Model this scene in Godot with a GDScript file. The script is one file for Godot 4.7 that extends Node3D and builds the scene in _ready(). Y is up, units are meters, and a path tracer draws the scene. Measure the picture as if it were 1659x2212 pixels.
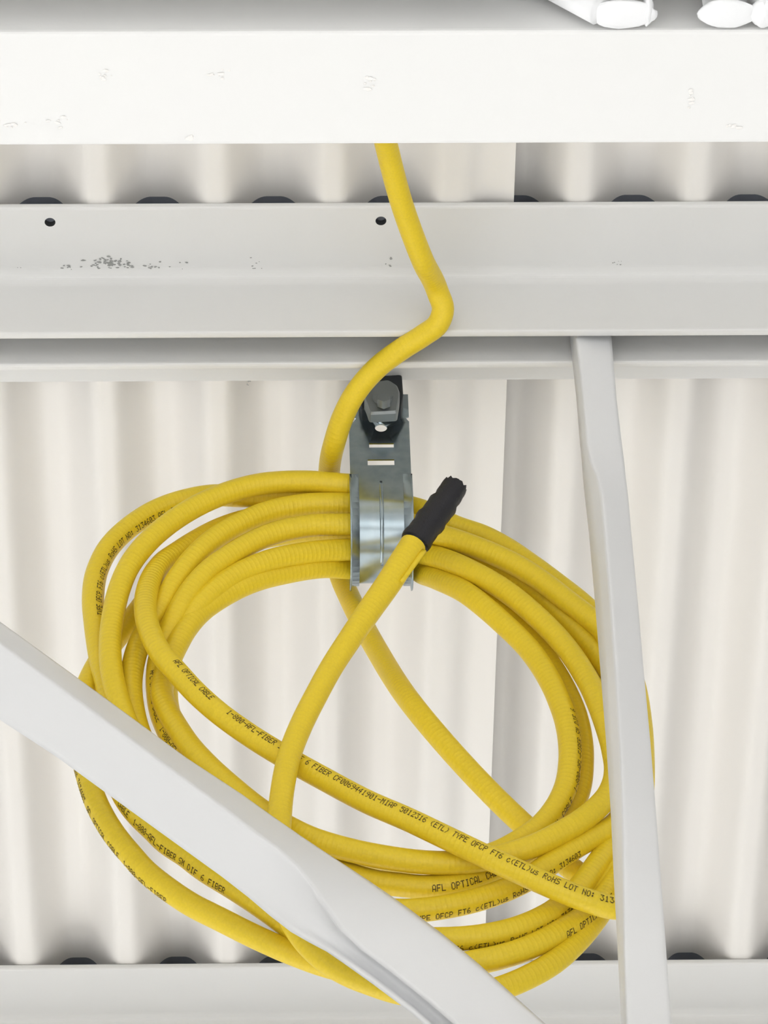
extends Node3D
# Underside of a white painted steel roof deck: open web joists, a galvanised cable hook and a hung coil of yellow cable.

const FOCAL := 9581.97           # in pixels of the 1659 x 2212 photograph
const EYE := Vector3(0, 1.55, 0)
const DECK := 2.33907            # underside of the deck ribs above the eye
const JZ := -1.76966             # near toe of the middle joist's top chord
const SPACING := 0.72969         # joist to joist
const LEG := 0.064               # leg of the chord angles
const TH := 0.006
const GAP := 0.021               # between the two angles of a chord
const DEPTH := 0.7283            # joist depth
const LAMP := 30.0               # energy of each added lamp
const RAD := 0.0074              # cable radius

var cam_basis: Basis
var deck_y: float
var M := {}
var used := {}

# ---------------------------------------------------------------- helpers

func ray(x: float, y: float) -> Vector3:
	return cam_basis * Vector3((x - 829.5) / FOCAL, -(y - 1106.0) / FOCAL, -1.0)

func at(x: float, y: float, off: float) -> Vector3:
	# point seen at that pixel which lies in the upright plane z = JZ + off
	var d := ray(x, y)
	return EYE + d * ((JZ + off) / d.z)

func pix(p: Vector3) -> Vector2:
	var q := cam_basis.inverse() * (p - EYE)
	return Vector2(829.5 + FOCAL * q.x / -q.z, 1106.0 - FOCAL * q.y / -q.z)

func numbered(called: String) -> String:
	var n: int = used.get(called, 0)
	used[called] = n + 1
	return called if n == 0 else "%s_%03d" % [called, n]

func thing(called: String, label: String, category: String, pos := Vector3.ZERO, group := "") -> Node3D:
	var o := Node3D.new()
	o.name = numbered(called)
	add_child(o, true)
	o.position = pos
	o.set_meta("label", label)
	o.set_meta("category", category)
	if group != "":
		o.set_meta("group", group)
	return o

func put(called: String, mesh: Mesh, mat: Material, parent: Node, pos := Vector3.ZERO) -> MeshInstance3D:
	var o := MeshInstance3D.new()
	o.name = called
	o.mesh = mesh
	o.material_override = mat
	o.cast_shadow = GeometryInstance3D.SHADOW_CASTING_SETTING_ON
	parent.add_child(o, true)
	o.position = pos
	return o

func paint(c: Color, rough := 0.5) -> StandardMaterial3D:
	var m := StandardMaterial3D.new()
	m.albedo_color = c
	m.roughness = rough
	return m

func noise_normal(freq: float, strength: float, sd: int) -> NoiseTexture2D:
	var n := FastNoiseLite.new()
	n.seed = sd
	n.frequency = freq
	n.fractal_octaves = 4
	var t := NoiseTexture2D.new()
	t.noise = n
	t.width = 512
	t.height = 512
	t.seamless = true
	t.as_normal_map = true
	t.bump_strength = strength
	return t

# a tube of rings: pts with radii, unit frames turned towards the eye
func frames(pts: PackedVector3Array) -> Array:
	var out := []
	var n := pts.size()
	for i in n:
		var t := (pts[mini(i + 1, n - 1)] - pts[maxi(i - 1, 0)]).normalized()
		var v := (EYE - pts[i]).normalized()
		var f := (v - t * v.dot(t)).normalized()
		out.append([t, f, t.cross(f).normalized()])
	return out

func tube(pts: PackedVector3Array, radii: PackedFloat32Array, sides := 20, rough_end := 0.0) -> ArrayMesh:
	var st := SurfaceTool.new()
	st.begin(Mesh.PRIMITIVE_TRIANGLES)
	var fr := frames(pts)
	var n := pts.size()
	# parallel transport keeps the seams from twisting
	var f: Vector3 = fr[0][1]
	var run := 0.0
	for i in n:
		var t: Vector3 = fr[i][0]
		f = (f - t * f.dot(t)).normalized()
		var b := t.cross(f)
		if i > 0:
			run += pts[i].distance_to(pts[i - 1])
		for k in sides + 1:
			var a := TAU * k / sides
			var d := f * cos(a) + b * sin(a)
			st.set_normal(d)
			st.set_uv(Vector2(float(k) / sides, run / 0.016))
			st.set_tangent(Plane(-f * sin(a) + b * cos(a), 1.0))
			st.add_vertex(pts[i] + d * radii[i] + t * rough_end * (0.0 if i < n - 1 else sin(k * 2.7)))
	for i in n - 1:
		for k in sides:
			var a0 := i * (sides + 1) + k
			var a1 := a0 + sides + 1
			for q in [a0, a1, a0 + 1, a0 + 1, a1, a1 + 1]:
				st.add_index(q)
	for e in [0, n - 1]:
		var c := n * (sides + 1) + (0 if e == 0 else 1)
		st.set_normal(fr[e][0] * (-1.0 if e == 0 else 1.0))
		st.set_uv(Vector2(0.5, 0.0))
		st.set_tangent(Plane(fr[e][1], 1.0))
		st.add_vertex(pts[e])
		for k in sides:
			var a0: int = e * (sides + 1) + k
			for q in ([c, a0, a0 + 1] if e == 0 else [c, a0 + 1, a0]):
				st.add_index(q)
	return st.commit()

# smooth curve through pixel points [x, y, millimetres behind the joist's toe], resampled evenly
func curve(p: Array, step := 0.0025) -> PackedVector3Array:
	var w := []
	for q in p:
		w.append(at(q[0], q[1], -q[2] * 0.001))
	return smooth_curve(w, step)

func smooth_curve(w: Array, step: float) -> PackedVector3Array:
	var c := Curve3D.new()
	c.bake_interval = step * 0.5
	for i in w.size():
		var a: Vector3 = w[maxi(i - 1, 0)]
		var m: Vector3 = w[i]
		var b: Vector3 = w[mini(i + 1, w.size() - 1)]
		var l0 := m.distance_to(a)
		var l1 := m.distance_to(b)
		var dir := Vector3.ZERO
		if l0 > 0.0 and l1 > 0.0:
			dir = ((m - a) / l0 * l1 + (b - m) / l1 * l0) / (l0 + l1)
		elif l0 > 0.0:
			dir = (m - a) / l0
		else:
			dir = (b - m) / l1
		c.add_point(m, -dir * l0 / 3.0, dir * l1 / 3.0)
	var out := PackedVector3Array()
	var total := c.get_baked_length()
	var n := int(ceil(total / step))
	for i in n + 1:
		out.append(c.sample_baked(total * i / n, true))
	return out

# closed loft through stations; every station is the same number of points around
func loft(stations: Array, smooth := false) -> ArrayMesh:
	var st := SurfaceTool.new()
	st.begin(Mesh.PRIMITIVE_TRIANGLES)
	st.set_smooth_group(1 if smooth else -1)
	var m: int = stations[0].size()
	for i in stations.size() - 1:
		for k in m:
			var k2 := (k + 1) % m
			var a: Vector3 = stations[i][k]
			var b: Vector3 = stations[i][k2]
			var c: Vector3 = stations[i + 1][k]
			var d: Vector3 = stations[i + 1][k2]
			for q in [a, b, c, b, d, c]:
				st.add_vertex(q)
	for e in [0, stations.size() - 1]:
		var mid := Vector3.ZERO
		for q in stations[e]:
			mid += q
		mid /= m
		for k in m:
			var a: Vector3 = stations[e][k]
			var b: Vector3 = stations[e][(k + 1) % m]
			for q in ([mid, b, a] if e == 0 else [mid, a, b]):
				st.add_vertex(q)
	st.generate_normals()
	return st.commit()

# rounds the corners of a closed outline
func rounded(pts: PackedVector2Array, r: float, seg := 3) -> PackedVector2Array:
	var out := PackedVector2Array()
	var n := pts.size()
	for i in n:
		var p := pts[i]
		var a := (pts[(i + n - 1) % n] - p)
		var b := (pts[(i + 1) % n] - p)
		var rr := minf(r, minf(a.length(), b.length()) * 0.45)
		var pa := p + a.normalized() * rr
		var pb := p + b.normalized() * rr
		for k in seg + 1:
			var t := float(k) / seg
			out.append(pa.lerp(p, t).lerp(p.lerp(pb, t), t))
	return out

# lump with an uneven surface, for weld beads and paint drips
func lump(size: Vector3, sd: int, amount := 0.25, rings := 8, segs := 12) -> ArrayMesh:
	var n := FastNoiseLite.new()
	n.seed = sd
	n.frequency = 0.9
	var st := SurfaceTool.new()
	st.begin(Mesh.PRIMITIVE_TRIANGLES)
	for i in rings + 1:
		for k in segs + 1:
			var th := PI * i / rings
			var ph := TAU * k / segs
			var d := Vector3(sin(th) * cos(ph), cos(th), sin(th) * sin(ph))
			var r := 1.0 + amount * n.get_noise_3dv(d * 1.6)
			st.set_uv(Vector2(float(k) / segs, float(i) / rings))
			st.add_vertex(d * size * r)
	for i in rings:
		for k in segs:
			var a := i * (segs + 1) + k
			var b := a + segs + 1
			for q in [a, a + 1, b, a + 1, b + 1, b]:
				st.add_index(q)
	st.generate_normals()
	return st.commit()

func box(called: String, size: Vector3, pos: Vector3, mat: Material) -> MeshInstance3D:
	var b := BoxMesh.new()
	b.size = size
	return put(called, b, mat, self, pos)

# ---------------------------------------------------------------- lettering

const GLYPHS := {
	"A": "7E1111117E", "B": "7F49494936", "C": "3E41414122", "D": "7F4141221C", "E": "7F49494941", "F": "7F09090901",
	"H": "7F0808087F", "I": "00417F4100", "L": "7F40404040", "M": "7F020C027F", "N": "7F0408107F", "O": "3E4141413E", "P": "7F09090906",
	"R": "7F09192946", "S": "4649494931", "T": "01017F0101", "U": "3F4040403F", "Y": "0708700807", "0": "3E5149453E", "1": "00427F4000",
	"2": "4261514946", "3": "2141454B31", "4": "1814127F10", "5": "2745454539", "6": "3C4A494930", "7": "0171090503", "8": "3649494936", "9": "064949291E",
	"-": "0808080808", "(": "001C224100", ")": "0041221C00", ".": "0060600000", ":": "0036360000",
	"c": "3844444420", "o": "3844444438", "s": "4854545420", "u": "3C4040207C",
}

# dot printed text that follows the jacket: begins at the point seen at pixel `from`, runs along (or against) the loop,
# and lies `turn` degrees round the jacket from the side that faces the viewer
func print_text(pts: PackedVector3Array, radius: float, txt: String, from: Vector2, turn: float, forward: bool, st: SurfaceTool, pitch := 0.00268, tall := 0.0044) -> void:
	var fr := frames(pts)
	var best := 0
	var bd := 1e9
	for i in pts.size():
		var d := pix(pts[i]).distance_squared_to(from)
		if d < bd:
			bd = d
			best = i
	var step := pts[0].distance_to(pts[1])
	var sgn := 1.0 if forward else -1.0
	var dot_w := pitch / 6.2
	var dot_h := tall / 7.0
	for ci in txt.length():
		var g: String = GLYPHS.get(txt[ci], "")
		if g == "":
			continue
		for col in 5:
			var bits := ("0x" + g.substr(col * 2, 2)).hex_to_int()
			for row in 7:
				if not (bits >> row) & 1:
					continue
				var s0 := (ci * pitch + col * dot_w) * sgn
				var a0 := deg_to_rad(turn) + ((3.5 - row) * dot_h / radius) * sgn
				var corner := []
				for q in [[0.0, 0.0], [1.12, 0.0], [1.12, -1.0], [0.0, -1.0]]:
					var s: float = best + (s0 + q[0] * dot_w * sgn) / step
					if s < 1.0 or s > pts.size() - 2.0:
						continue
					var i := int(s)
					var w := s - i
					var a: float = a0 + q[1] * dot_h / radius * sgn
					var c := pts[i].lerp(pts[i + 1], w)
					var f: Vector3 = fr[i][1].lerp(fr[i + 1][1], w).normalized()
					var b: Vector3 = -fr[i][2].lerp(fr[i + 1][2], w).normalized()
					var d := f * cos(a) + b * sin(a)
					corner.append([c + d * (radius + 0.00012), d])
				if corner.size() < 4:
					continue
				var order := [0, 1, 2, 0, 2, 3]
				var nn: Vector3 = (corner[1][0] - corner[0][0]).cross(corner[2][0] - corner[0][0])
				if nn.dot(corner[0][1]) > 0.0:
					order = [0, 2, 1, 0, 3, 2]
				for k in order:
					st.set_normal(corner[k][1])
					st.add_vertex(corner[k][0])

# ---------------------------------------------------------------- roof deck

func rib_height(u: float) -> float:
	# u: distance from a rib's centre line; 0 on the rib, 31 mm in the flute
	var v := fposmod(u + 0.0386, 0.0772) - 0.0386
	var t := clampf((absf(v) - 0.0085) / 0.0205, 0.0, 1.0)
	return 0.031 * t

func deck_profile(x0: float, ribs: int) -> PackedVector2Array:
	# one sheet: begins in the flute before its first rib at x0, ends in a shallow lip past its last rib
	var out := PackedVector2Array()
	var x := -0.052
	var last := (ribs - 1) * 0.0772
	while x <= last + 0.0449:
		var h := 0.0
		for k in range(-3, 4):      # soft roll formed corners
			var xx := x + k * 0.0015
			var y := rib_height(xx)
			if xx > last:
				y = 0.0065 * smoothstep(0.008, 0.024, xx - last) - 0.004 * smoothstep(0.026, 0.045, xx - last)
			h += y / 7.0
		out.append(Vector2(x0 + x, h))
		x += 0.0019
	return out

func deck_sheet(x0: float, ribs: int, parent: Node) -> void:
	var sheet := put("deck_sheet", folded(deck_profile(x0, ribs), 0.0, 0.0010, 3.4, -5.2), M.deck, parent)
	if x0 > -1.0 and x0 < 1.0:
		# grey strips stand in for the shade in the flutes over the joists
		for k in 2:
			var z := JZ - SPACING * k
			put("shade_strip", folded(deck_profile(x0, ribs), -0.0005, 0.0003, z - 0.0185 - 0.0075 * k, z - 0.140), M.cavity_shade, sheet)

func folded(prof: PackedVector2Array, drop: float, t: float, z0: float, z1: float) -> ArrayMesh:
	var st := SurfaceTool.new()
	st.begin(Mesh.PRIMITIVE_TRIANGLES)
	var n := prof.size()
	var y0 := deck_y + drop
	for i in n - 1:
		for side in 2:
			var a := Vector3(prof[i].x, y0 + prof[i].y + side * t, z0)
			var b := Vector3(prof[i + 1].x, y0 + prof[i + 1].y + side * t, z0)
			var c := Vector3(a.x, a.y, z1)
			var d := Vector3(b.x, b.y, z1)
			st.set_smooth_group(1)
			for q in ([a, c, b, b, c, d] if side == 0 else [a, b, c, b, d, c]):
				st.add_vertex(q)
	for e in [0, n - 1]:
		var a := Vector3(prof[e].x, y0 + prof[e].y, z0)
		var up := Vector3(0, t, 0)
		var c := Vector3(a.x, a.y, z1)
		st.set_smooth_group(-1)
		for q in ([a, a + up, c, a + up, c + up, c] if e == 0 else [a, c, a + up, a + up, c, c + up]):
			st.add_vertex(q)
	st.generate_normals()
	return st.commit()

# ---------------------------------------------------------------- joists

# L shaped bar along x made by CSG so that the screw holes are real; outline is in (z, y)
func angle_bar(called: String, outline: PackedVector2Array, holes: Array, parent: Node3D) -> void:
	var comb := CSGCombiner3D.new()
	comb.name = called
	parent.add_child(comb, true)
	var pg := CSGPolygon3D.new()
	pg.name = "profile"
	pg.polygon = outline
	pg.mode = CSGPolygon3D.MODE_DEPTH
	pg.depth = 5.0
	pg.smooth_faces = false
	pg.material = M.chord
	# extrusion runs along -z of the node: turn it so that it runs along +x, with outline x -> world -z... outline given as (-z, y)
	pg.rotation.y = -PI / 2.0
	pg.position.x = -2.4
	comb.add_child(pg)
	for h in holes:
		var cy := CSGCylinder3D.new()
		cy.name = "hole"
		cy.operation = CSGShape3D.OPERATION_SUBTRACTION
		cy.radius = h[2]
		cy.height = 0.03
		cy.sides = 20
		cy.material = M.hole
		cy.position = Vector3(h[0], -0.003, h[1])
		comb.add_child(cy)

func angle_outline(heel_z: float, toe_z: float, top: bool) -> PackedVector2Array:
	# horizontal leg from heel to toe, upright leg at the heel; y = 0 is the outer face of the horizontal leg
	var s := signf(toe_z - heel_z)
	var d := -1.0 if top else 1.0
	var p := PackedVector2Array([
		Vector2(heel_z, 0), Vector2(toe_z, 0), Vector2(toe_z, d * TH * 0.9),
		Vector2(heel_z + s * TH * 2.3, d * TH), Vector2(heel_z + s * TH * 1.35, d * TH * 1.35), Vector2(heel_z + s * TH, d * TH * 2.3),
		Vector2(heel_z + s * TH * 0.95, d * LEG), Vector2(heel_z, d * LEG)])
	var q := PackedVector2Array()
	for v in rounded(p, 0.0021, 3):
		q.append(Vector2(v.x, v.y))
	return q

func make_joist(z: float, label: String, holes: Array, depth := DEPTH) -> Node3D:
	var j := thing("roof_joist", label, "joist", Vector3(0, 0, z), "open web joists under the deck")
	var zn := -LEG
	var zf := -LEG - GAP
	for spec in [["top_chord_angle", zn, 0.0, true, deck_y], ["top_chord_angle", zf, zf - LEG, true, deck_y], ["bottom_chord_angle", zn, 0.0, false, deck_y - depth], ["bottom_chord_angle", zf, zf - LEG + 0.0022, false, deck_y - depth]]:
		var holder_outline := angle_outline(spec[1], spec[2], spec[3])
		var before := j.get_child_count()
		var hs := []
		if spec[3] and spec[1] == zn:
			hs = holes
		angle_bar(spec[0], holder_outline, hs, j)
		var c: Node3D = j.get_child(before)
		c.position.y = spec[4]
	# grey sheet over the chord, painted-in shade that darkens the flute cavities
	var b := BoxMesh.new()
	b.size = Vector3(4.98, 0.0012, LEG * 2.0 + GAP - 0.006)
	put("shade_sheet", b, M.cavity_shade, j, Vector3(0.1, deck_y + 0.0002, -LEG - GAP / 2.0))
	return j

# a plain crimped web bar between two points of the joist plane (joist's own axes)
func web_bar(a: Vector3, b: Vector3, wide: float, thick: float, parent: Node3D, bright := true) -> void:
	var d := (b - a).normalized()
	var n := Vector3(0, 0, 1)
	var s := d.cross(n).normalized()
	var stations := []
	var l := a.distance_to(b)
	for e in [[0.0, 0.75, 0.8], [0.03, 0.8, 0.8], [0.06, 1.0, 1.0], [l - 0.1, 1.0, 1.0], [l - 0.06, 0.8, 0.8], [l, 0.75, 0.8]]:
		var outline := rounded(PackedVector2Array([Vector2(-wide / 2, -thick / 2), Vector2(wide / 2, -thick / 2), Vector2(wide / 2, thick / 2), Vector2(-wide / 2, thick / 2)]), thick * 0.45, 3)
		var ring := []
		for v in outline:
			ring.append(a + d * float(e[0]) + s * v.x * float(e[1]) + n * v.y * float(e[2]))
		stations.append(ring)
	put("web_member", loft(stations, true), M.web, parent)

func flecks(parent: Node, called: String, cx: float, cy: float, off: float, spread: Vector2, count: int, size: float, sd: int, plane: String, mat: Material) -> void:
	# chipped paint: many tiny uneven flakes on a surface near a pixel
	var rng := RandomNumberGenerator.new()
	rng.seed = sd
	var st := SurfaceTool.new()
	st.begin(Mesh.PRIMITIVE_TRIANGLES)
	for i in count:
		var px := cx + rng.randfn(0.0, 1.0) * spread.x
		var py := cy + rng.randfn(0.0, 1.0) * spread.y
		var d := ray(px, py)
		var p: Vector3
		var u: Vector3
		var v: Vector3
		if plane == "under":
			p = EYE + d * ((off) / d.y)
			u = Vector3(1, 0, 0)
			v = Vector3(0, 0, 1)
		else:
			p = EYE + d * ((JZ + off) / d.z)
			u = Vector3(1, 0, 0)
			v = Vector3(0, 1, 0)
		var n := u.cross(v)
		if n.dot(d) > 0.0:
			n = -n
		p += n * 0.0002
		var sides := 7
		var a0 := rng.randf() * TAU
		var r := size * rng.randf_range(0.35, 1.0)
		var st_x := rng.randf_range(0.8, 2.2)
		var ring := []
		for k in sides:
			var a := a0 + TAU * k / sides
			ring.append(p + (u * cos(a) * st_x + v * sin(a)) * r * rng.randf_range(0.55, 1.1))
		for k in sides:
			var tri := [p + n * 0.00025, ring[k], ring[(k + 1) % sides]]
			var nn: Vector3 = (tri[1] - tri[0]).cross(tri[2] - tri[0])
			if nn.dot(n) > 0.0:
				tri = [tri[0], tri[2], tri[1]]
			for q in tri:
				st.add_vertex(q)
	st.generate_normals()
	var o := put(called, st.commit(), mat, parent)
	o.set_meta("kind", "stuff")
	o.global_transform = Transform3D()

# ---------------------------------------------------------------- the scene

func _ready() -> void:
	deck_y = EYE.y + DECK
	cam_basis = Basis(Vector3.UP, -0.03716582) * Basis(Vector3.RIGHT, 0.85286570) * Basis(Vector3.BACK, -0.03364229)
	var cam := Camera3D.new()
	cam.name = "camera"
	cam.fov = rad_to_deg(2.0 * atan(1106.0 / FOCAL))
	cam.near = 0.05
	cam.far = 60.0
	cam.transform = Transform3D(cam_basis, EYE)
	add_child(cam)
	cam.current = true

	var env := Environment.new()
	env.background_mode = Environment.BG_COLOR
	env.background_color = Color(0.88, 0.94, 1.0)
	env.background_energy_multiplier = 0.5
	env.tonemap_mode = Environment.TONE_MAPPER_LINEAR
	env.tonemap_exposure = 0.655
	env.sdfgi_enabled = true
	env.ssao_enabled = true
	env.ssil_enabled = true
	var we := WorldEnvironment.new()
	we.name = "surroundings"
	we.environment = env
	add_child(we)

	make_materials()
	build_setting()
	build_added_lamps()
	var mid := build_joists()
	build_hook()
	build_coil()
	build_marks(mid)

func make_materials() -> void:
	var fine := noise_normal(0.02, 3.0, 5)
	M.deck = paint(Color8(250, 247, 242), 0.55)
	M.chord = paint(Color8(236, 236, 234), 0.5)
	M.web = paint(Color8(242, 243, 244), 0.45)
	M.cavity_shade = paint(Color8(132, 136, 146), 0.8)  # grey for the shade painted in above the joists
	for k in ["chord", "web"]:
		var m: StandardMaterial3D = M[k]
		m.normal_enabled = true
		m.normal_texture = fine
		m.normal_scale = 0.12
		m.uv1_triplanar = true
		m.uv1_world_triplanar = true
		m.uv1_scale = Vector3(6, 6, 6)
	M.glow = paint(Color8(255, 253, 248), 0.5)
	M.glow.emission_enabled = true
	M.glow.emission = Color8(255, 252, 246)
	M.glow.emission_energy_multiplier = 2.0
	M.hole = paint(Color8(70, 72, 72), 0.7)
	M.chip = paint(Color8(160, 161, 158), 0.7)
	M.dark_chip = paint(Color8(82, 84, 84), 0.7)
	M.bump = paint(Color8(243, 241, 237), 0.45)
	M.concrete = paint(Color8(212, 211, 209), 0.9)
	M.wall = paint(Color8(246, 245, 243), 0.8)
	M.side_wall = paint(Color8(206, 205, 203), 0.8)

	# yellow jacket over a spiral armour: faint rings along the length
	var im := Image.create(16, 128, false, Image.FORMAT_RGBA8)
	for y in 128:
		for x in 16:
			var h := 0.5 + 0.5 * sin(TAU * 5.0 * y / 128.0)
			h = pow(h, 2.0)
			im.set_pixel(x, y, Color(h, h, h))
	im.bump_map_to_normal_map(1.2)
	var rings := ImageTexture.create_from_image(im)
	var n := FastNoiseLite.new()
	n.seed = 11
	n.frequency = 0.03
	n.fractal_octaves = 4
	var g := Gradient.new()
	g.set_color(0, Color(0.965, 0.965, 0.965))
	g.set_color(1, Color(1, 1, 1))
	var grain := NoiseTexture2D.new()
	grain.noise = n
	grain.width = 256
	grain.height = 256
	grain.seamless = true
	grain.color_ramp = g
	var y := paint(Color8(252, 220, 46), 0.42)
	y.albedo_texture = grain
	y.normal_enabled = true
	y.normal_texture = rings
	y.normal_scale = 0.6
	y.uv1_scale = Vector3(3, 1, 1)
	M.yellow = y
	M.ink = paint(Color8(92, 74, 18), 0.6)
	M.tape = paint(Color8(24, 24, 31), 0.5)
	M.tape.normal_enabled = true
	M.tape.normal_texture = noise_normal(0.02, 8.0, 9)
	M.tape.normal_scale = 0.5
	M.tape.uv1_triplanar = true
	M.tape.uv1_scale = Vector3(40, 40, 40)

	var zn := FastNoiseLite.new()
	zn.seed = 3
	zn.noise_type = FastNoiseLite.TYPE_CELLULAR
	zn.frequency = 0.03
	var zg := Gradient.new()
	zg.set_color(0, Color8(160, 176, 184))
	zg.set_color(1, Color8(188, 200, 206))
	var zt := NoiseTexture2D.new()
	zt.noise = zn
	zt.width = 256
	zt.height = 256
	zt.seamless = true
	zt.color_ramp = zg
	var zinc := paint(Color.WHITE, 0.24)
	zinc.metallic = 0.95
	zinc.albedo_texture = zt
	zinc.uv1_triplanar = true
	zinc.uv1_scale = Vector3(14, 14, 14)
	M.zinc = zinc
	var dull := paint(Color8(150, 156, 158), 0.45)
	dull.metallic = 0.7
	M.dull = dull
	var steel := paint(Color8(58, 62, 66), 0.45)
	steel.metallic = 0.6
	M.steel = steel

func build_setting() -> void:
	var top := deck_y + 0.1
	for w in [["floor", Vector3(9.4, 0.2, 9.0), Vector3(0.1, -0.1, -0.9), M.concrete],
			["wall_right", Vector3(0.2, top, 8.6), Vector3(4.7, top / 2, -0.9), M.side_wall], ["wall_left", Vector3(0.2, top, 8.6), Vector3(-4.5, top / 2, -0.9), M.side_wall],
			["wall_back", Vector3(9.4, top, 0.2), Vector3(0.1, top / 2, -5.3), M.wall], ["wall_front", Vector3(9.4, top, 0.2), Vector3(0.1, top / 2, 3.5), M.wall]]:
		box(w[0], w[1], w[2], w[3]).set_meta("kind", "structure")
	var ceiling := Node3D.new()
	ceiling.name = "ceiling"
	ceiling.set_meta("kind", "structure")
	add_child(ceiling)
	var pitch := 0.9348
	for k in range(-5, 5):
		deck_sheet(0.20115 + k * pitch, 12, ceiling)
	var slab := BoxMesh.new()
	slab.size = Vector3(9.4, 0.08, 9.0)
	put("roof_insulation", slab, M.wall, ceiling, Vector3(0.1, deck_y + 0.085, -0.9))

func build_added_lamps() -> void:
	# added bell shaped lamps on stems, all unseen, that light the floor
	var spots := [[-1.7, 1.7, "front left"], [1.5, 1.9, "front right"], [-1.6, -3.6, "rear left"]]
	for q in spots:
		var t := thing("added_lamp", "added light source shaped as a grey bell lamp, unseen, over the %s of the floor" % q[2], "lamp", Vector3(q[0], 3.05, q[1]), "added lamps")
		var prof := [[0.03, 0.30], [0.07, 0.27], [0.13, 0.16], [0.20, 0.0], [0.195, 0.0], [0.125, 0.155], [0.065, 0.262], [0.03, 0.29]]
		var rings := []
		for p in prof:
			var ring := []
			for k in 32:
				ring.append(Vector3(p[0] * cos(TAU * k / 32.0), p[1], p[0] * sin(TAU * k / 32.0)))
			rings.append(ring)
		put("added_lamp_shade", loft(rings, true), M.dull, t)
		var stem := CylinderMesh.new()
		stem.top_radius = 0.01
		stem.bottom_radius = 0.01
		stem.height = deck_y - 3.05 - 0.28
		put("stem", stem, M.dull, t, Vector3(0, 0.28 + stem.height / 2.0, 0))
		var disc := CylinderMesh.new()
		disc.top_radius = 0.15
		disc.bottom_radius = 0.15
		disc.height = 0.01
		put("added_lamp_lens", disc, M.glow, t, Vector3(0, 0.09, 0))
		var l := SpotLight3D.new()
		l.name = "light"
		l.light_color = Color(0.985, 0.99, 1.0)
		l.light_energy = LAMP * (0.93 if q[1] > 0.0 else 1.3)
		l.light_size = 0.15
		l.spot_range = 14.0
		l.spot_attenuation = 2.0
		l.spot_angle = 76.0
		l.spot_angle_attenuation = 0.6
		l.shadow_enabled = true
		l.rotation_degrees = Vector3(-90, 0, 0)
		l.position = Vector3(0, 0.07, 0)
		t.add_child(l)

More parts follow.
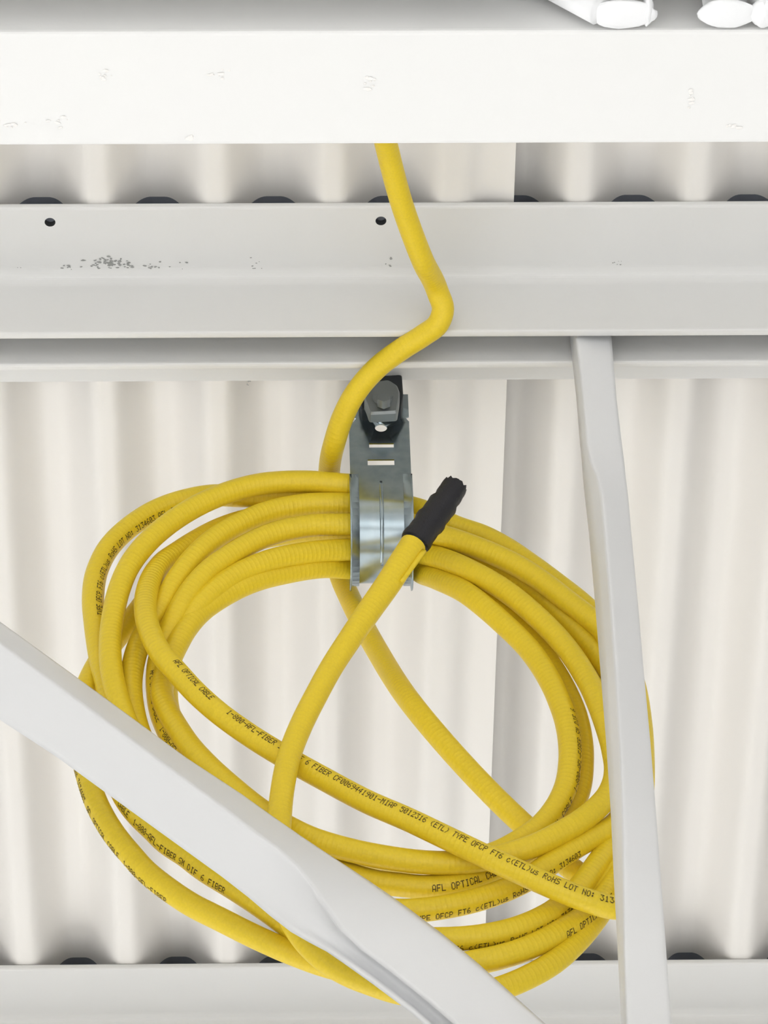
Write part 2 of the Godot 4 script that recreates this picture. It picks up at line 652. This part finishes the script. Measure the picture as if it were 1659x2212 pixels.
func build_joists() -> Node3D:
	var d := ray(108, 481)
	var h0 := EYE + d * ((DECK - TH) / d.y)
	d = ray(823, 473)
	var h1 := EYE + d * ((DECK - TH) / d.y)
	var hz := h0.z - JZ
	var sp := h1.x - h0.x
	var holes := []
	for k in range(-4, 2):
		holes.append([h0.x + sp * k, hz, 0.0036])
	make_joist(JZ + SPACING, "nearest white steel joist, its broad flat bottom chord across the top hiding the yellow cable", [])
	var prev: Node3D = get_node("roof_joist")
	var mid := make_joist(JZ, "white steel joist holding the cable hook, with two screw holes and chipped paint", holes, DEPTH + 0.022)
	make_joist(JZ - SPACING, "white steel joist farthest from the viewer, behind the bottom of the yellow coil", [])

	# upright web of the middle joist: stations of [y, left edge, ridge, right edge] in the photograph
	var up := []
	for s in [[650, 1226, 1234, 1315, 84, 66, 72], [740, 1232, 1246, 1322, 84, 66, 72], [860, 1245, 1259, 1332, 85, 65, 72], [960, 1253, 1268, 1344, 86, 64, 73], [1000, 1257, 1276, 1349, 88, 63, 74],
			[1030, 1259, 1290, 1352, 90, 61, 75], [1070, 1263, 1300, 1357, 92, 60, 77], [1150, 1272, 1307, 1364, 93, 60, 78], [1300, 1285, 1320, 1378, 93, 60, 78], [1450, 1297, 1330, 1391, 92, 60, 77],
			[1600, 1309, 1339, 1405, 91, 60, 75], [1750, 1319, 1345, 1417, 89, 60, 73], [1900, 1326, 1347, 1428, 88, 60, 70], [2050, 1334, 1348, 1439, 87, 60, 68], [2212, 1342, 1353, 1451, 87, 60, 67], [2420, 1355, 1366, 1468, 87, 60, 67]]:
		up.append(angle_station(Vector2(s[1], s[0]), Vector2(s[2], s[0]), Vector2(s[3], s[0]), s[4], s[5], s[6]))
	var o := put("web_member", loft(up, true), M.web, mid)
	o.global_transform = Transform3D()

	# crimped diagonal of the middle joist: top edge, ridge, bottom edge, and how far the lower half is opened out
	var dg := []
	for s in [[-420, 1040, -440, 1082, -505, 1220, 0.0], [-200, 1200, -218, 1240, -282, 1378, 0.0], [0, 1345, -20, 1374, -82, 1502, 0.0], [200, 1490, 178, 1520, 118, 1632, 0.0], [400, 1637, 376, 1666, 312, 1773, 0.0],
			[520, 1716, 490, 1750, 424, 1854, 0.0], [590, 1766, 548, 1795, 478, 1893, 0.0], [650, 1808, 601, 1834, 536, 1938, 0.03], [700, 1842, 640, 1869, 584, 1979, 0.12],
			[755, 1879, 672, 1912, 628, 2013, 0.3], [800, 1910, 702, 1957, 668, 2036, 0.5], [840, 1939, 738, 2012, 706, 2056, 0.75], [890, 1976, 782, 2054, 748, 2085, 1.0], [960, 2029, 845, 2101, 808, 2128, 1.0],
			[1040, 2095, 925, 2166, 888, 2188, 1.0], [1170, 2212, 1032, 2258, 992, 2282, 1.0], [1300, 2330, 1150, 2360, 1110, 2385, 1.0]]:
		dg.append(diagonal_station(Vector2(s[0], s[1]), Vector2(s[2], s[3]), Vector2(s[4], s[5]), s[6]))
	o = put("web_member", loft(dg, true), M.web, mid)
	o.global_transform = Transform3D()

	# nearest joist: crimped web ends welded into the gap of its bottom chord
	var zw := -LEG - GAP * 0.5
	var yb := deck_y - DEPTH
	var xr := 0.166
	web_bar(Vector3(xr - 0.017, yb + 0.006, zw), Vector3(xr - 0.64, yb + 0.66, zw), 0.036, 0.017, prev)
	web_bar(Vector3(xr + 0.034, yb + 0.003, zw - 0.004), Vector3(xr + 0.034, yb + 0.69, zw), 0.026, 0.006, prev)
	web_bar(Vector3(xr + 0.047, yb + 0.002, zw + 0.004), Vector3(xr + 0.69, yb + 0.66, zw + 0.004), 0.011, 0.011, prev)
	for w in [[xr - 0.012, 0.0006, 0.015, 0.0016, 21], [xr - 0.001, 0.003, 0.0028, 0.004, 25], [xr + 0.034, 0.0008, 0.013, 0.0022, 22], [xr + 0.050, 0.0012, 0.006, 0.003, 23]]:
		put("weld_bead", lump(Vector3(w[2], w[3], 0.0075), w[4], 0.12, 20, 30), M.web, prev, Vector3(w[0], yb + w[1], zw - 0.002))
	return mid

func angle_station(l: Vector2, r: Vector2, e: Vector2, zl: float, zr: float, ze: float) -> Array:
	# a bent plate: left edge (back), heel ridge (front), right edge; 4 mm thick, rounded heel
	var a := at(l.x, l.y, -zl * 0.001)
	var b := at(r.x, r.y, -zr * 0.001)
	var c := at(e.x, e.y, -ze * 0.001)
	var back := Vector3(0, 0, -0.006)
	var ring := []
	ring.append(a)
	ring.append(a.lerp(b, 0.5))
	ring.append(a.lerp(b, 0.86))
	ring.append((a.lerp(b, 0.95) + b.lerp(c, 0.03)) * 0.5)
	ring.append(b.lerp(c, 0.06))
	ring.append(b.lerp(c, 0.14))
	ring.append(b.lerp(c, 0.6))
	ring.append(b.lerp(c, 0.9))
	ring.append(c + Vector3(0, 0, -0.0006))
	ring.append(c + Vector3(0.0003, 0, -0.0035))
	ring.append(c + back)
	ring.append(b.lerp(c, 0.3) + back * 1.6)
	ring.append(a + Vector3(0.005, 0, -0.001))
	return ring

func diagonal_station(t: Vector2, r: Vector2, b: Vector2, open: float) -> Array:
	var zt := lerpf(-0.088, -0.066, open)
	var zr := lerpf(-0.060, -0.058, open)
	var zb := lerpf(-0.088, -0.064, open)
	var a := at(t.x, t.y, zt)
	var c := at(r.x, r.y, zr)
	var e := at(b.x, b.y, zb)
	var back := Vector3(0, 1.12, -1.0) * (0.007 + 0.02 * open)
	var ring := []
	ring.append(a)
	ring.append(a.lerp(c, 0.08) + Vector3(0, 0, 0.0012 * open))
	ring.append(a.lerp(c, 0.55))
	ring.append(a.lerp(c, 0.9))
	ring.append(a.lerp(c, 0.985) + (e - c) * 0.012)
	ring.append(c.lerp(e, 0.04) + Vector3(0, 1.12, -1.0) * 0.003 * open)
	ring.append(c.lerp(e, 0.10) + Vector3(0, 1.12, -1.0) * 0.011 * open)
	ring.append(c.lerp(e, 0.5) + Vector3(0, 1.12, -1.0) * 0.012 * open)
	ring.append(c.lerp(e, lerpf(0.8, 0.72, open)) + Vector3(0, 1.12, -1.0) * 0.009 * open)
	ring.append(c.lerp(e, lerpf(0.9, 0.76, open)))
	ring.append(e)
	ring.append(e + Vector3(0, 0.0046, -0.004))
	ring.append(e + back)
	ring.append(a + back)
	return ring

# ---------------------------------------------------------------- hook

func build_hook() -> void:
	var zp := JZ - 0.150
	var p0 := at(824, 1075, -0.150)          # where the plate begins to curl
	var ptop := at(824, 852, -0.150)
	var base := thing("cable_hook", "galvanised J-shaped cable hook hanging from the joist flange and holding the yellow coil", "hook", Vector3(p0.x, p0.y, zp))
	var w := 0.0406
	var r := 0.0325
	var t := 0.0011
	var up := ptop.y - p0.y
	# side outline of the strap in (-z, y): straight down, then a U to the back
	var outer := PackedVector2Array()
	var inner := PackedVector2Array()
	outer.append(Vector2(0, up))
	inner.append(Vector2(t, up))
	for k in 33:
		var a := deg_to_rad(k * 180.0 / 32.0)
		outer.append(Vector2(r - r * cos(a), -r * sin(a)))
		inner.append(Vector2(r - (r - t) * cos(a), -(r - t) * sin(a)))
	outer.append(Vector2(2 * r, 0.035))
	inner.append(Vector2(2 * r - t, 0.035))
	inner.reverse()
	outer.append_array(inner)
	var comb := CSGCombiner3D.new()
	comb.name = "strap"
	base.add_child(comb)
	var pg := CSGPolygon3D.new()
	pg.name = "profile"
	pg.polygon = outer
	pg.depth = w
	pg.smooth_faces = true
	pg.material = M.zinc
	pg.rotation.y = PI / 2.0
	pg.position = Vector3(w / 2.0, 0, 0)
	comb.add_child(pg)
	var cut := func(shape: CSGPrimitive3D, px: float, py: float) -> void:
		shape.operation = CSGShape3D.OPERATION_SUBTRACTION
		shape.material = M.zinc
		var q := at(px, py, -0.150) - base.position
		shape.position = Vector3(q.x, q.y, 0)
		comb.add_child(shape)
	var hole := CSGCylinder3D.new()
	hole.radius = 0.0041
	hole.height = 0.02
	hole.sides = 24
	hole.rotation.x = PI / 2
	cut.call(hole, 823.0, 924.0)
	for s in [[824.0, 962.0, 0.0165, 0.0044], [823.0, 998.5, 0.0178, 0.0058]]:
		var b := CSGBox3D.new()
		b.size = Vector3(s[2], s[3], 0.02)
		cut.call(b, s[0], s[1])
	for s in [[752.0, 903.0], [893.0, 901.0]]:
		var b := CSGBox3D.new()
		b.size = Vector3(0.010, 0.0045, 0.02)
		b.rotation.z = 0.5 if s[0] > 800 else -0.5
		cut.call(b, s[0], s[1])
	# rolled rims along both sides of the curl and a pressed rib in the middle
	for sx in [-1.0, 1.0]:
		var stations := []
		for k in 26:
			var a := deg_to_rad(lerpf(-42.0, 172.0, k / 25.0))
			var grow := smoothstep(0.0, 1.0, clampf((k - 0.0) / 9.0, 0.0, 1.0))
			var ring := []
			for v in [[0.0, 0.0], [0.0052, 0.0], [0.0058, 0.0008], [0.0062, 0.0046], [0.0052, 0.0050], [0.0046, 0.0016], [0.0, 0.0016]]:
				var x: float = sx * (w / 2.0 - 0.0056 + v[0])
				var lift: float = v[1] * grow + 0.0003
				var rad: float = r + lift
				var p: Vector3
				if a < 0.0:
					p = Vector3(x, -a * r, lift)
				else:
					p = Vector3(x, -rad * sin(a), -(r - rad * cos(a)))
				ring.append(p)
			if sx < 0:
				ring.reverse()
			stations.append(ring)
		put("rim", loft(stations, true), M.zinc, base)
	var rib := []
	for k in 22:
		var a := deg_to_rad(lerpf(-30.0, 88.0, k / 21.0))
		var g := sin(PI * k / 21.0)
		var ring := []
		for v in [[-0.0016, -0.0004], [-0.0008, 0.0009 * g], [0.0008, 0.0009 * g], [0.0016, -0.0004]]:
			var rad: float = r + v[1]
			if a < 0.0:
				ring.append(Vector3(v[0], -a * r, v[1]))
			else:
				ring.append(Vector3(v[0], -rad * sin(a), -(r - rad * cos(a))))
		rib.append(ring)
	put("pressed_rib", loft(rib, true), M.zinc, base)

	# beam clamp that grips the chord's flange: body, tongue, bolt
	var dz := 0.0
	var mk := func(outline: Array, z0: float, z1: float, bevel: float) -> ArrayMesh:
		var pts := PackedVector2Array()
		for q in outline:
			var wpt := at(q[0], q[1], z0) - base.position
			pts.append(Vector2(wpt.x, wpt.y))
		pts = rounded(pts, 0.002, 3)
		var c := Vector2.ZERO
		for q in pts:
			c += q / pts.size()
		var st := []
		for lv in [[z1, 1.0], [z0 - bevel, 1.0], [z0, 1.0 - bevel * 60.0]]:
			var ring := []
			for q in pts:
				var v := c.lerp(q, lv[1])
				ring.append(Vector3(v.x, v.y, lv[0] + 0.150))
			st.append(ring)
		return loft(st, false)
	put("clamp_body", mk.call([[792, 822], [802, 812], [868, 808], [871, 850], [867, 882], [780, 884], [778, 860]], -0.140, -0.150, 0.0008), M.steel, base)
	put("clamp_tongue", mk.call([[786, 862], [797, 838], [812, 822], [840, 818], [858, 830], [864, 846], [863, 860], [858, 890], [798, 893], [791, 872]], -0.132, -0.140, 0.0014), M.dull, base)
	var boss := CylinderMesh.new()
	boss.top_radius = 0.0062
	boss.bottom_radius = 0.0070
	boss.height = 0.003
	var bp := at(827, 858, -0.131) - base.position
	var o := put("washer", boss, M.dull, base, bp)
	o.rotation.x = PI / 2
	var nut := CylinderMesh.new()
	nut.top_radius = 0.0044
	nut.bottom_radius = 0.0050
	nut.height = 0.006
	nut.radial_segments = 6
	o = put("bolt_head", nut, M.dull, base, at(829, 866, -0.127) - base.position)
	o.rotation.x = PI / 2

# ---------------------------------------------------------------- cable

func build_coil() -> void:
	var origin := at(824, 1240, -0.18)
	var coil := thing("cable_coil", "bright yellow cable hung in a loose coil on the hook, with a black taped end", "cable")
	var ink := SurfaceTool.new()
	ink.begin(Mesh.PRIMITIVE_TRIANGLES)
	var T := {}
	T["lead"] = [[800, 60, -230], [815, 200, -160], [835, 315, -92], [868, 440, -46], [912, 560, -2], [946, 632, 34], [957, 668, 44], [946, 700, 52], [915, 724, 60], [868, 754, 70], [812, 797, 87], [772, 843, 102], [741, 900, 122], [722, 958, 143], [711, 1020, 176],
		[712, 1100, 212], [720, 1180, 229], [737, 1250, 234], [751, 1282, 233], [765, 1312, 230], [818, 1411, 216], [900, 1534, 194], [1000, 1650, 194], [1085, 1738, 195], [1140, 1790, 198], [1195, 1842, 200], [1250, 1888, 198], [1310, 1926, 196], [1352, 1922, 195], [1372, 1870, 194], [1374, 1760, 192], [1362, 1620, 190], [1345, 1470, 188], [1307, 1368, 186], [1227, 1299, 184], [1117, 1222, 183], [1004, 1173, 183], [942, 1153, 183], [825, 1125, 184]]
	T["a"] = [[825, 1048, 162], [755, 1047, 161], [659, 1040, 160], [561, 1046, 159], [463, 1075, 159], [385, 1117, 160], [322, 1168, 161], [279, 1223, 162], [256, 1278, 163], [246, 1320, 164], [239, 1367, 165], [238, 1414, 165], [243, 1463, 166], [255, 1510, 168], [285, 1590, 172], [345, 1685, 176], [450, 1800, 178], [600, 1892, 180], [750, 1950, 180],
		[833, 1966, 180], [890, 1967, 180], [973, 1957, 180], [1070, 1931, 180], [1140, 1899, 179], [1178, 1873, 178], [1211, 1850, 178], [1270, 1814, 178], [1325, 1784, 180], [1358, 1725, 183], [1370, 1640, 184], [1362, 1530, 181], [1343, 1430, 176], [1307, 1368, 171], [1227, 1299, 168], [1117, 1222, 166], [1004, 1173, 165], [942, 1153, 164], [890, 1134, 164], [825, 1112, 165]]
	T["b"] = [[825, 1070, 176], [755, 1068, 176], [690, 1066, 176], [620, 1068, 176], [522, 1072, 175], [460, 1070, 174], [401, 1080, 174], [338, 1102, 175], [283, 1136, 176], [236, 1182, 177], [210, 1233, 178], [201, 1293, 178], [205, 1345, 178], [211, 1390, 178], [218, 1432, 178], [229, 1475, 178], [240, 1530, 178], [249, 1610, 177], [262, 1708, 175], [300, 1763, 173], [331, 1793, 172], [360, 1821, 172], [399, 1847, 172], [438, 1877, 172], [501, 1916, 173], [556, 1952, 174], [598, 1982, 176], [650, 2022, 178], [740, 2076, 180], [850, 2102, 183], [930, 2096, 186],
		[1010, 2083, 188], [1078, 2069, 190], [1158, 2041, 190], [1217, 2005, 190], [1275, 1955, 190], [1325, 1880, 190], [1360, 1780, 190], [1370, 1660, 189], [1345, 1510, 186], [1291, 1412, 182], [1212, 1328, 180], [1157, 1278, 180], [1103, 1243, 180], [1031, 1205, 180], [960, 1178, 180], [825, 1145, 180]]
	T["c"] = [[825, 1088, 168], [755, 1088, 167], [659, 1090, 166], [581, 1105, 165], [522, 1129, 164], [463, 1164, 164], [416, 1207, 165], [380, 1255, 168], [352, 1305, 172], [322, 1350, 176], [299, 1396, 178], [287, 1440, 178], [283, 1479, 178], [287, 1528, 179], [300, 1580, 180], [345, 1660, 181], [450, 1790, 182], [600, 1910, 181], [750, 1998, 179],
		[880, 2027, 176], [959, 2029, 175], [1038, 2023, 175], [1118, 2005, 176], [1190, 1972, 178], [1240, 1930, 181], [1286, 1872, 184], [1325, 1815, 186], [1358, 1740, 187], [1360, 1640, 187], [1329, 1560, 187], [1268, 1467, 187], [1213, 1383, 187], [1156, 1329, 187], [1082, 1270, 187], [1006, 1228, 187], [908, 1197, 187], [825, 1170, 187]]
	T["d"] = [[825, 1133, 166], [755, 1133, 166], [659, 1137, 164], [581, 1156, 163], [503, 1196, 163], [444, 1239, 164], [405, 1286, 167], [378, 1335, 172], [356, 1385, 178], [343, 1430, 181], [339, 1470, 182], [341, 1505, 182], [347, 1538, 182], [361, 1575, 182], [390, 1625, 182], [440, 1685, 182], [540, 1770, 183], [650, 1842, 183], [740, 1884, 183],
		[813, 1905, 183], [860, 1911, 183], [919, 1916, 183], [979, 1910, 183], [1040, 1893, 185], [1100, 1864, 189], [1170, 1818, 193], [1223, 1765, 194], [1250, 1710, 193], [1258, 1645, 191], [1256, 1600, 190], [1244, 1545, 188], [1228, 1506, 186], [1194, 1444, 184], [1157, 1394, 183], [1103, 1339, 182], [1031, 1285, 181], [958, 1247, 186], [900, 1220, 195], [825, 1197, 197]]
	T["e"] = [[825, 1187, 179], [755, 1187, 178], [659, 1195, 172], [581, 1211, 168], [503, 1246, 168], [456, 1281, 169], [418, 1321, 172], [390, 1366, 178], [370, 1420, 186], [360, 1480, 190], [365, 1540, 190], [395, 1610, 188], [460, 1680, 186], [550, 1752, 184], [640, 1806, 182], [728, 1836, 182], [790, 1848, 182], [870, 1860, 182],
		[939, 1864, 182], [1000, 1862, 183], [1068, 1844, 183], [1125, 1815, 183], [1168, 1784, 182], [1200, 1745, 180], [1222, 1700, 178], [1231, 1645, 176], [1230, 1600, 175], [1223, 1560, 174], [1210, 1520, 173], [1185, 1465, 172], [1144, 1404, 171], [1084, 1344, 170], [1010, 1283, 170], [942, 1249, 184], [907, 1235, 199], [890, 1222, 205], [860, 1214, 205], [825, 1212, 204]]
	T["f"] = [[825, 1228, 197], [755, 1227, 195], [699, 1225, 186], [620, 1237, 180], [542, 1258, 175], [483, 1287, 174], [436, 1320, 174], [405, 1355, 174], [380, 1398, 175], [362, 1440, 175], [353, 1470, 175], [350, 1500, 175], [362, 1536, 174], [384, 1574, 173], [412, 1614, 172], [452, 1657, 171], [500, 1700, 170], [560, 1748, 169], [622, 1787, 168], [675, 1812, 168], [728, 1829, 168], [790, 1844, 168], [853, 1855, 168], [900, 1861, 169], [955, 1864, 170], [1038, 1858, 171],
		[1098, 1845, 170], [1158, 1825, 169], [1205, 1802, 168], [1252, 1775, 167], [1292, 1743, 167], [1320, 1706, 168], [1330, 1665, 168], [1325, 1625, 168], [1307, 1560, 167], [1268, 1467, 166], [1213, 1387, 166], [1156, 1329, 165], [1082, 1270, 165], [1006, 1228, 165], [908, 1194, 180], [885, 1189, 183], [825, 1181, 183]]
	T["x"] = [[825, 1120, 190], [755, 1116, 188], [640, 1112, 186], [530, 1124, 183], [470, 1144, 181], [424, 1168, 179], [386, 1192, 176], [353, 1215, 172], [328, 1248, 167], [315, 1290, 162], [315, 1330, 158], [328, 1375, 155], [350, 1415, 153], [385, 1455, 152], [425, 1498, 152], [470, 1538, 152], [542, 1590, 153], [620, 1638, 154], [699, 1682, 154], [800, 1735, 154], [879, 1769, 154], [959, 1807, 154], [1038, 1845, 154], [1118, 1882, 155], [1197, 1917, 157], [1257, 1941, 160], [1324, 1960, 165], [1366, 1958, 172], [1384, 1925, 178], [1386, 1850, 184], [1386, 1740, 190], [1384, 1620, 193], [1370, 1490, 194], [1335, 1395, 193], [1268, 1318, 192], [1197, 1260, 191], [1144, 1221, 191], [1092, 1186, 191], [1042, 1160, 191], [987, 1141, 191], [905, 1104, 191], [825, 1088, 191]]
	T["q"] = [[825, 1158, 190], [755, 1150, 190], [640, 1150, 190], [520, 1175, 190], [430, 1210, 189], [370, 1240, 187], [334, 1268, 185], [312, 1302, 184], [285, 1338, 184], [250, 1380, 186], [215, 1428, 187], [189, 1480, 187], [175, 1530, 186], [170, 1590, 184], [184, 1658, 181], [211, 1741, 180], [248, 1804, 179], [284, 1848, 179], [316, 1883, 179], [362, 1920, 179], [413, 1954, 180], [474, 1985, 181], [552, 2024, 182], [629, 2058, 183], [700, 2084, 184], [780, 2104, 186], [850, 2112, 184], [930, 2103, 181],
		[1010, 2081, 179], [1078, 2067, 179], [1158, 2040, 180], [1217, 2008, 181], [1269, 1974, 183], [1313, 1926, 187], [1345, 1850, 191], [1360, 1750, 196], [1362, 1620, 200], [1345, 1470, 202], [1300, 1368, 202], [1227, 1303, 202], [1117, 1226, 202], [1004, 1177, 202], [942, 1157, 201], [825, 1140, 200]]
	T["end"] = [[893, 1176, 122], [870, 1212, 124], [838, 1262, 127], [800, 1316, 130], [756, 1380, 133], [717, 1440, 136], [684, 1500, 138], [650, 1568, 141], [626, 1630, 143], [611, 1700, 145], [604, 1770, 148], [602, 1850, 152], [610, 1930, 156], [628, 1984, 159], [646, 2016, 161], [672, 2048, 163], [706, 2078, 166], [754, 2106, 169], [797, 2123, 171], [852, 2141, 174], [920, 2153, 177], [1000, 2153, 181],
		[1078, 2136, 185], [1138, 2112, 186], [1197, 2078, 187], [1245, 2035, 188], [1285, 1986, 188], [1322, 1925, 188], [1356, 1845, 187], [1380, 1760, 185], [1389, 1690, 184], [1389, 1640, 183], [1384, 1560, 182], [1370, 1480, 180], [1335, 1395, 178], [1268, 1314, 177], [1197, 1257, 176], [1144, 1218, 176], [1092, 1183, 176], [1042, 1157, 176], [987, 1138, 176], [905, 1100, 176], [825, 1084, 176]]
	var P := {}
	for k in T:
		P[k] = curve(T[k])
		var radii := PackedFloat32Array()
		var n: int = P[k].size()
		for i in n:
			var r := RAD
			if k == "end":
				r = RAD * lerpf(1.16, 1.0, smoothstep(0.0, 0.12, i * 0.0025))
			radii.append(r)
		var called := "cable_loop"
		if k == "lead":
			called = "lead_in"
		elif k == "end":
			called = "free_end"
		put(called, tube(P[k], radii), M.yellow, coil)

	# black taped end, lumpy, with a ragged rim
	var cap := PackedVector3Array()
	var rr := PackedFloat32Array()
	var c0 := at(896, 1172, -0.122)
	var c1 := at(983, 1046, -0.112)
	for i in 26:
		var t := i / 25.0
		cap.append(c0.lerp(c1, t) + Vector3(0.0012 * sin(t * 3.0), 0.001 * sin(t * 5.0), 0))
		rr.append(lerpf(0.0098, 0.0082, smoothstep(0.45, 1.0, t)) + 0.0004 * sin(t * 23.0) + 0.0003 * sin(t * 41.0))
	put("black_end_cap", tube(cap, rr, 22, 0.0013), M.tape, coil).set_meta("label", "black crinkled tape wrapped round the cut end")
	# slit jacket edge beside the tape
	var fl := []
	var fa := at(916, 1188, -0.120)
	var fb := at(872, 1252, -0.122)
	for i in 9:
		var t := i / 8.0
		var c := fa.lerp(fb, t)
		var wd := 0.0034 * (1.0 - t * 0.75)
		fl.append([c + Vector3(-0.0035, 0, -0.002), c + Vector3(-0.001, 0.0, 0.001), c + Vector3(wd * 0.4, -0.0006, 0.0002), c + Vector3(wd * 0.5, -0.001, -0.001), c + Vector3(-0.003, 0, -0.004)])
	put("jacket_flap", loft(fl, true), M.yellow, coil)

	var full := "AFL OPTICAL CABLE  1-800-AFL-FIBER SM DIF 6 FIBER CF0069441901-MIAP 5012316 (ETL) TYPE OFCP FT6 c(ETL)us RoHS LOT NO: 3134603"
	print_text(P["x"], RAD, full.substr(0, 17), Vector2(377, 1446), 38.0, true, ink, 0.00252)
	print_text(P["x"], RAD, full.substr(19, 18), Vector2(490, 1552), 38.0, true, ink, 0.00272)
	print_text(P["x"], RAD, full.substr(40), Vector2(645, 1652), 36.0, true, ink, 0.00272)
	print_text(P["b"], RAD, "CABLE  1-800-AFL-FIBER SM DIF 6 FIBER", Vector2(275, 1738), -38.0, true, ink)
	print_text(P["q"], RAD, "LOT NO: 3134603  AFL OPTICAL CABLE  1-800-AFL-FIBER", Vector2(178, 1640), -62.0, true, ink)
	print_text(P["d"], RAD, "AFL OPTICAL CABLE  1-800-AFL-FIBER SM", Vector2(339, 1466), -20.0, true, ink)
	print_text(P["d"], RAD, "AFL OPTICAL CABLE  1-800-AFL-FIBER", Vector2(928, 1916), -8.0, true, ink)
	print_text(P["a"], RAD, "TYPE OFCP FT6 c(ETL)us RoHS LOT NO: 3134603", Vector2(890, 1967), -44.0, true, ink)
	print_text(P["c"], RAD, "FT6 c(ETL)us RoHS LOT NO: 3134603 AFL", Vector2(975, 2028), -52.0, true, ink)
	print_text(P["q"], RAD, "AFL OPTICAL CABLE  1-800", Vector2(1205, 2014), -32.0, true, ink)
	print_text(P["b"], RAD, "TYPE OFCP FT6 c(ETL)us RoHS LOT NO: 3134603 AFL OPTICAL", Vector2(214, 1345), 34.0, false, ink)
	print_text(P["e"], RAD, "AFL OPTICAL CABLE  1-800-AFL-FIBER SM DIF 6", Vector2(1120, 1818), -58.0, true, ink)
	ink.index()
	put("printed_lettering", ink.commit(), M.ink, coil)

# ---------------------------------------------------------------- small marks

func build_marks(mid: Node3D) -> void:
	var under := DECK - TH
	var face := -LEG + TH
	flecks(mid, "paint_chips", 240, 568, under, Vector2(24, 7), 60, 0.0011, 1, "under", M.chip)
	flecks(mid, "paint_chips", 300, 574, under, Vector2(45, 5), 34, 0.0009, 2, "under", M.chip)
	flecks(mid, "paint_chips", 150, 576, under, Vector2(6, 3), 8, 0.0009, 3, "under", M.chip)
	flecks(mid, "paint_chips", 38, 588, under, Vector2(7, 8), 14, 0.0008, 4, "under", M.chip)
	flecks(mid, "paint_chips", 550, 577, under, Vector2(10, 9), 10, 0.0007, 5, "under", M.chip)
	flecks(mid, "paint_chips", 840, 570, under, Vector2(4, 6), 5, 0.0008, 6, "under", M.chip)
	flecks(mid, "paint_chips", 1330, 568, under, Vector2(18, 3), 6, 0.0008, 7, "under", M.chip)
	flecks(mid, "paint_chips", 600, 792, under + 0.003, Vector2(4, 1.5), 8, 0.0012, 8, "under", M.dark_chip)
	flecks(mid, "paint_chips", 536, 826, DECK, Vector2(3, 6), 6, 0.0008, 9, "under", M.chip)
	flecks(mid, "paint_chips", 650, 816, DECK, Vector2(4, 3), 5, 0.0008, 10, "under", M.chip)
	var near := get_node("roof_joist")
	for q in [[30, 270, 22, 8], [130, 265, 18, 14], [225, 165, 16, 14], [475, 160, 22, 12], [795, 180, 10, 16], [410, 297, 5, 5], [1490, 210, 6, 26], [1585, 272, 14, 6]]:
		flecks(near, "paint_drips", q[0], q[1], DECK - DEPTH, Vector2(q[2], q[3]) * 0.5, 9, 0.0012, int(q[0]), "under", M.bump)
